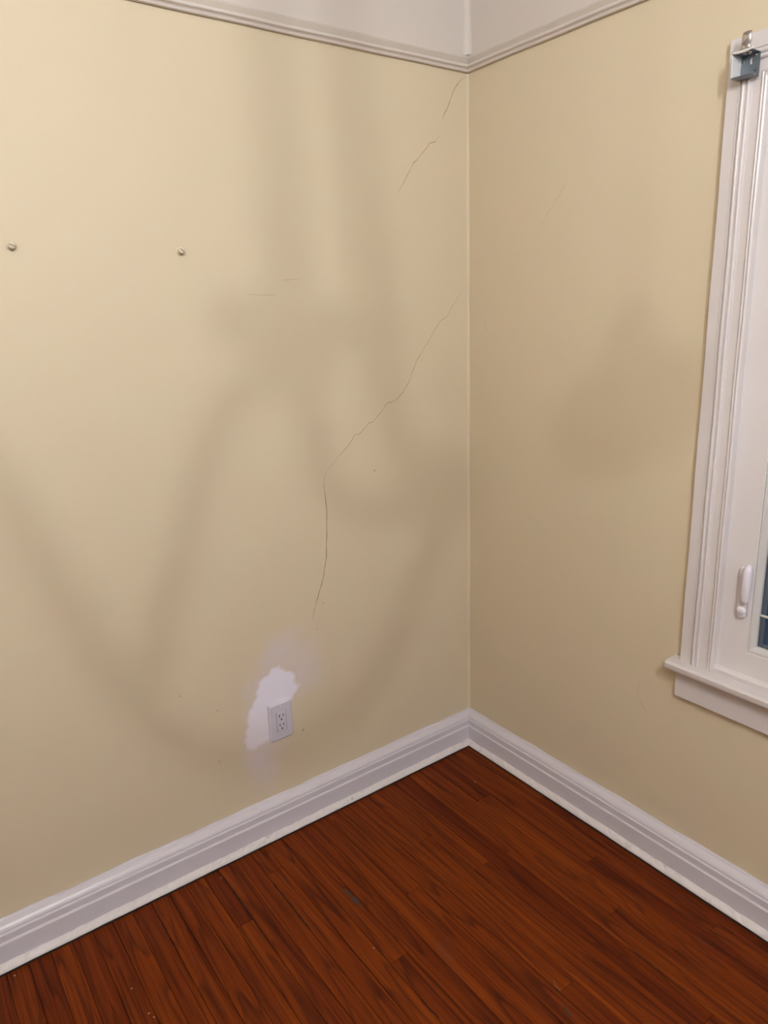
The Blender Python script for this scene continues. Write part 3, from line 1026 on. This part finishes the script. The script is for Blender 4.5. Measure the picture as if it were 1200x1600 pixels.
# hinged gate swung open, standing up: arched strip
V, F = [], []
zsn, ysn = 10, 7
for i in range(zsn + 1):
    t = i / zsn
    z = BZ1 + 0.002 + 0.033 * t
    xo = BX1 + 0.004 * t * t + 0.002
    hw = 0.0105 * (1 - 0.12 * t)
    for off in (0.0, 0.0009):
        for k in range(ysn + 1):
            a = -1 + 2 * k / ysn
            V.append((xo - 0.0026 * (1 - a * a) - 0.0012 * math.sin(3 * math.pi * t) + off, -0.0065 + hw * a, z))
n = ysn + 1
for i in range(zsn):
    for k in range(ysn):
        a = i * 2 * n + k
        F.append((a, a + 1, a + 2 * n + 1, a + 2 * n))
        F.append((a + n, a + 3 * n, a + 3 * n + 1, a + n + 1))
    for k in (0, ysn):
        a = i * 2 * n + k
        F.append((a, a + n, a + 3 * n, a + 2 * n))
for i in (0, zsn):
    for k in range(ysn):
        a = i * 2 * n + k
        F.append((a, a + 1, a + n + 1, a + n))
tag(mesh('gate', V, F, M['steel'], br, True), 'shiny curved gate flipped up above the box')
V, F = tube([(BX1 + 0.001, 0.005, BZ1 + 0.0026), (BX1 + 0.001, -0.018, BZ1 + 0.0026)], 0.0018, 10)
mesh('hinge_pin', V, F, M['steel'], br, True)

# ------------------------------------------------------------------ ceiling lamp of the room (unseen; ironwork shaped to cast the wall shadows)
L1 = Vector((-1.60, -2.50, 2.45))
S = 0.2


def on_arm(a, z):
    """point of the ironwork that stands between the clear bulb and wall point (a, 0, z)"""
    wpt = Vector((a, 0.0, z))
    return L1 + (wpt - L1) * S


lamp = empty('chandelier', (-1.412, -2.0, ZC))
tag(lamp, 'black iron chandelier with scrolled arms hanging from the ceiling behind the viewer', 'chandelier')


def lpart(name, vf, mat, sm=True):
    o = mesh(name, vf[0], vf[1], mat, None, sm)
    o.parent = lamp
    o.matrix_parent_inverse = Matrix.Translation((1.412, 2.0, -ZC))
    return o


stem_x = on_arm(-0.66, 1.5)[0]
lpart('canopy', lathe([(0.060, ZC - 0.002), (0.058, ZC - 0.012), (0.030, ZC - 0.026), (0.012, ZC - 0.032)], 24, (stem_x, -2.0, 0)), M['iron'])
lpart('stem', tube([(stem_x, -2.0, ZC - 0.02), (stem_x, -2.0, 2.25)], 0.0150, 12), M['iron'])
hz = on_arm(-0.66, 1.50)[2]
lpart('hub', lathe([(0.004, hz + 0.030), (0.022, hz + 0.018), (0.030, hz), (0.022, hz - 0.02), (0.004, hz - 0.034)], 20, (stem_x, -2.0, 0)), M['iron'])
S_U = [(-1.56, 1.42), (-1.4329, 1.2107), (-1.3867, 1.0713), (-1.3368, 0.9207), (-1.2817, 0.7662), (-1.2264, 0.6286), (-1.1636, 0.5089), (-1.0658, 0.3987), (-0.9164, 0.2931), (-0.7207, 0.2558), (-0.5483, 0.304), (-0.4007, 0.4168), (-0.2722, 0.6011), (-0.1782, 0.7857), (-0.1383, 0.9581)]
S_E = [(-0.6917, 1.4822), (-0.7754, 1.4107), (-0.8775, 1.3178), (-0.9554, 1.1734), (-1.0177, 1.0089), (-1.0876, 0.8265), (-1.1471, 0.6767), (-1.1985, 0.5805)]
S_BAR = [(-0.8788, 1.5724), (-0.687, 1.5415), (-0.4353, 1.5141), (-0.3471, 1.397), (-0.32, 1.25), (-0.2342, 0.9751)]
S_RING = [(-0.64, 1.42), (-0.6026, 1.2324), (-0.5819, 1.1152), (-0.5089, 1.0037), (-0.3652, 0.9563), (-0.2342, 0.9751)]
lpart('scroll_arm', tube(smooth_line([on_arm(*q) for q in S_U]), 0.0105, 8), M['iron'])
lpart('scroll_arm', tube(smooth_line([on_arm(*q) for q in S_E]), 0.0105, 8), M['iron'])
lpart('scroll_arm', tube(smooth_line([on_arm(*q) for q in S_BAR]), 0.0130, 8), M['iron'])
lpart('scroll_arm', tube(smooth_line([on_arm(*q) for q in S_RING]), 0.0100, 8), M['iron'])
lpart('shadow_rod', tube([on_arm(-0.70, 3.50), on_arm(-0.46, 2.45), on_arm(-0.3471, 1.397)], 0.0160, 10), M['iron'])  # rod added to cast the second dark band near the corner
fp = on_arm(-0.13, 0.99)
lpart('shadow_ball', lathe([(0.002, fp.z + 0.030), (0.020, fp.z + 0.020), (0.026, fp.z), (0.020, fp.z - 0.018), (0.002, fp.z - 0.028)], 18, (fp.x, fp.y, 0)), M['iron'])  # ball added to cast a dark blob at the room corner
# bulbs hang on thin rods from a spider of bars just under the ceiling
bulbs = [(L1, 0.013, 0), (Vector((-1.20, -2.03, 2.16)), 0.040, 0), (Vector((-2.02, -1.92, 2.40)), 0.055, 1), (Vector((-1.95, -2.42, 2.42)), 0.055, 1)]
for bpt, r, blocker_cup in bulbs:
    top = Vector((bpt.x, bpt.y, ZC - 0.035))
    lpart('arm', tube([Vector((stem_x, -2.0, ZC - 0.022)), top], 0.006, 8), M['iron'])
    lpart('rod', tube([top, bpt + Vector((0, 0, r + 0.02))], 0.0022, 8), M['iron'])
    k = bpt.z + r
    lpart('socket', lathe([(0.006, k + 0.030), (0.012, k + 0.022), (0.012, k - 0.004)], 14, (bpt.x, bpt.y, 0)), M['iron'])
    prof = [(max(0.0008, r * math.sin(math.pi * i / 12)), -r * math.cos(math.pi * i / 12)) for i in range(13)]
    V, F = lathe(prof, 20, tuple(bpt))
    lpart('bulb', (V, F), M['bulb'] if r < 0.02 else M['globe'])
    if blocker_cup:  # unseen cup added to keep light off the lower left wall
        cz = bpt.z - 0.024
        prof = [(0.080, cz), (0.074, cz - 0.020), (0.055, cz - 0.036), (0.020, cz - 0.045), (0.001, cz - 0.046)]
        V, F = lathe(prof, 24, (bpt.x, bpt.y, 0))
        lpart('blocker_cup', (V, F[:-2]), M['iron'])
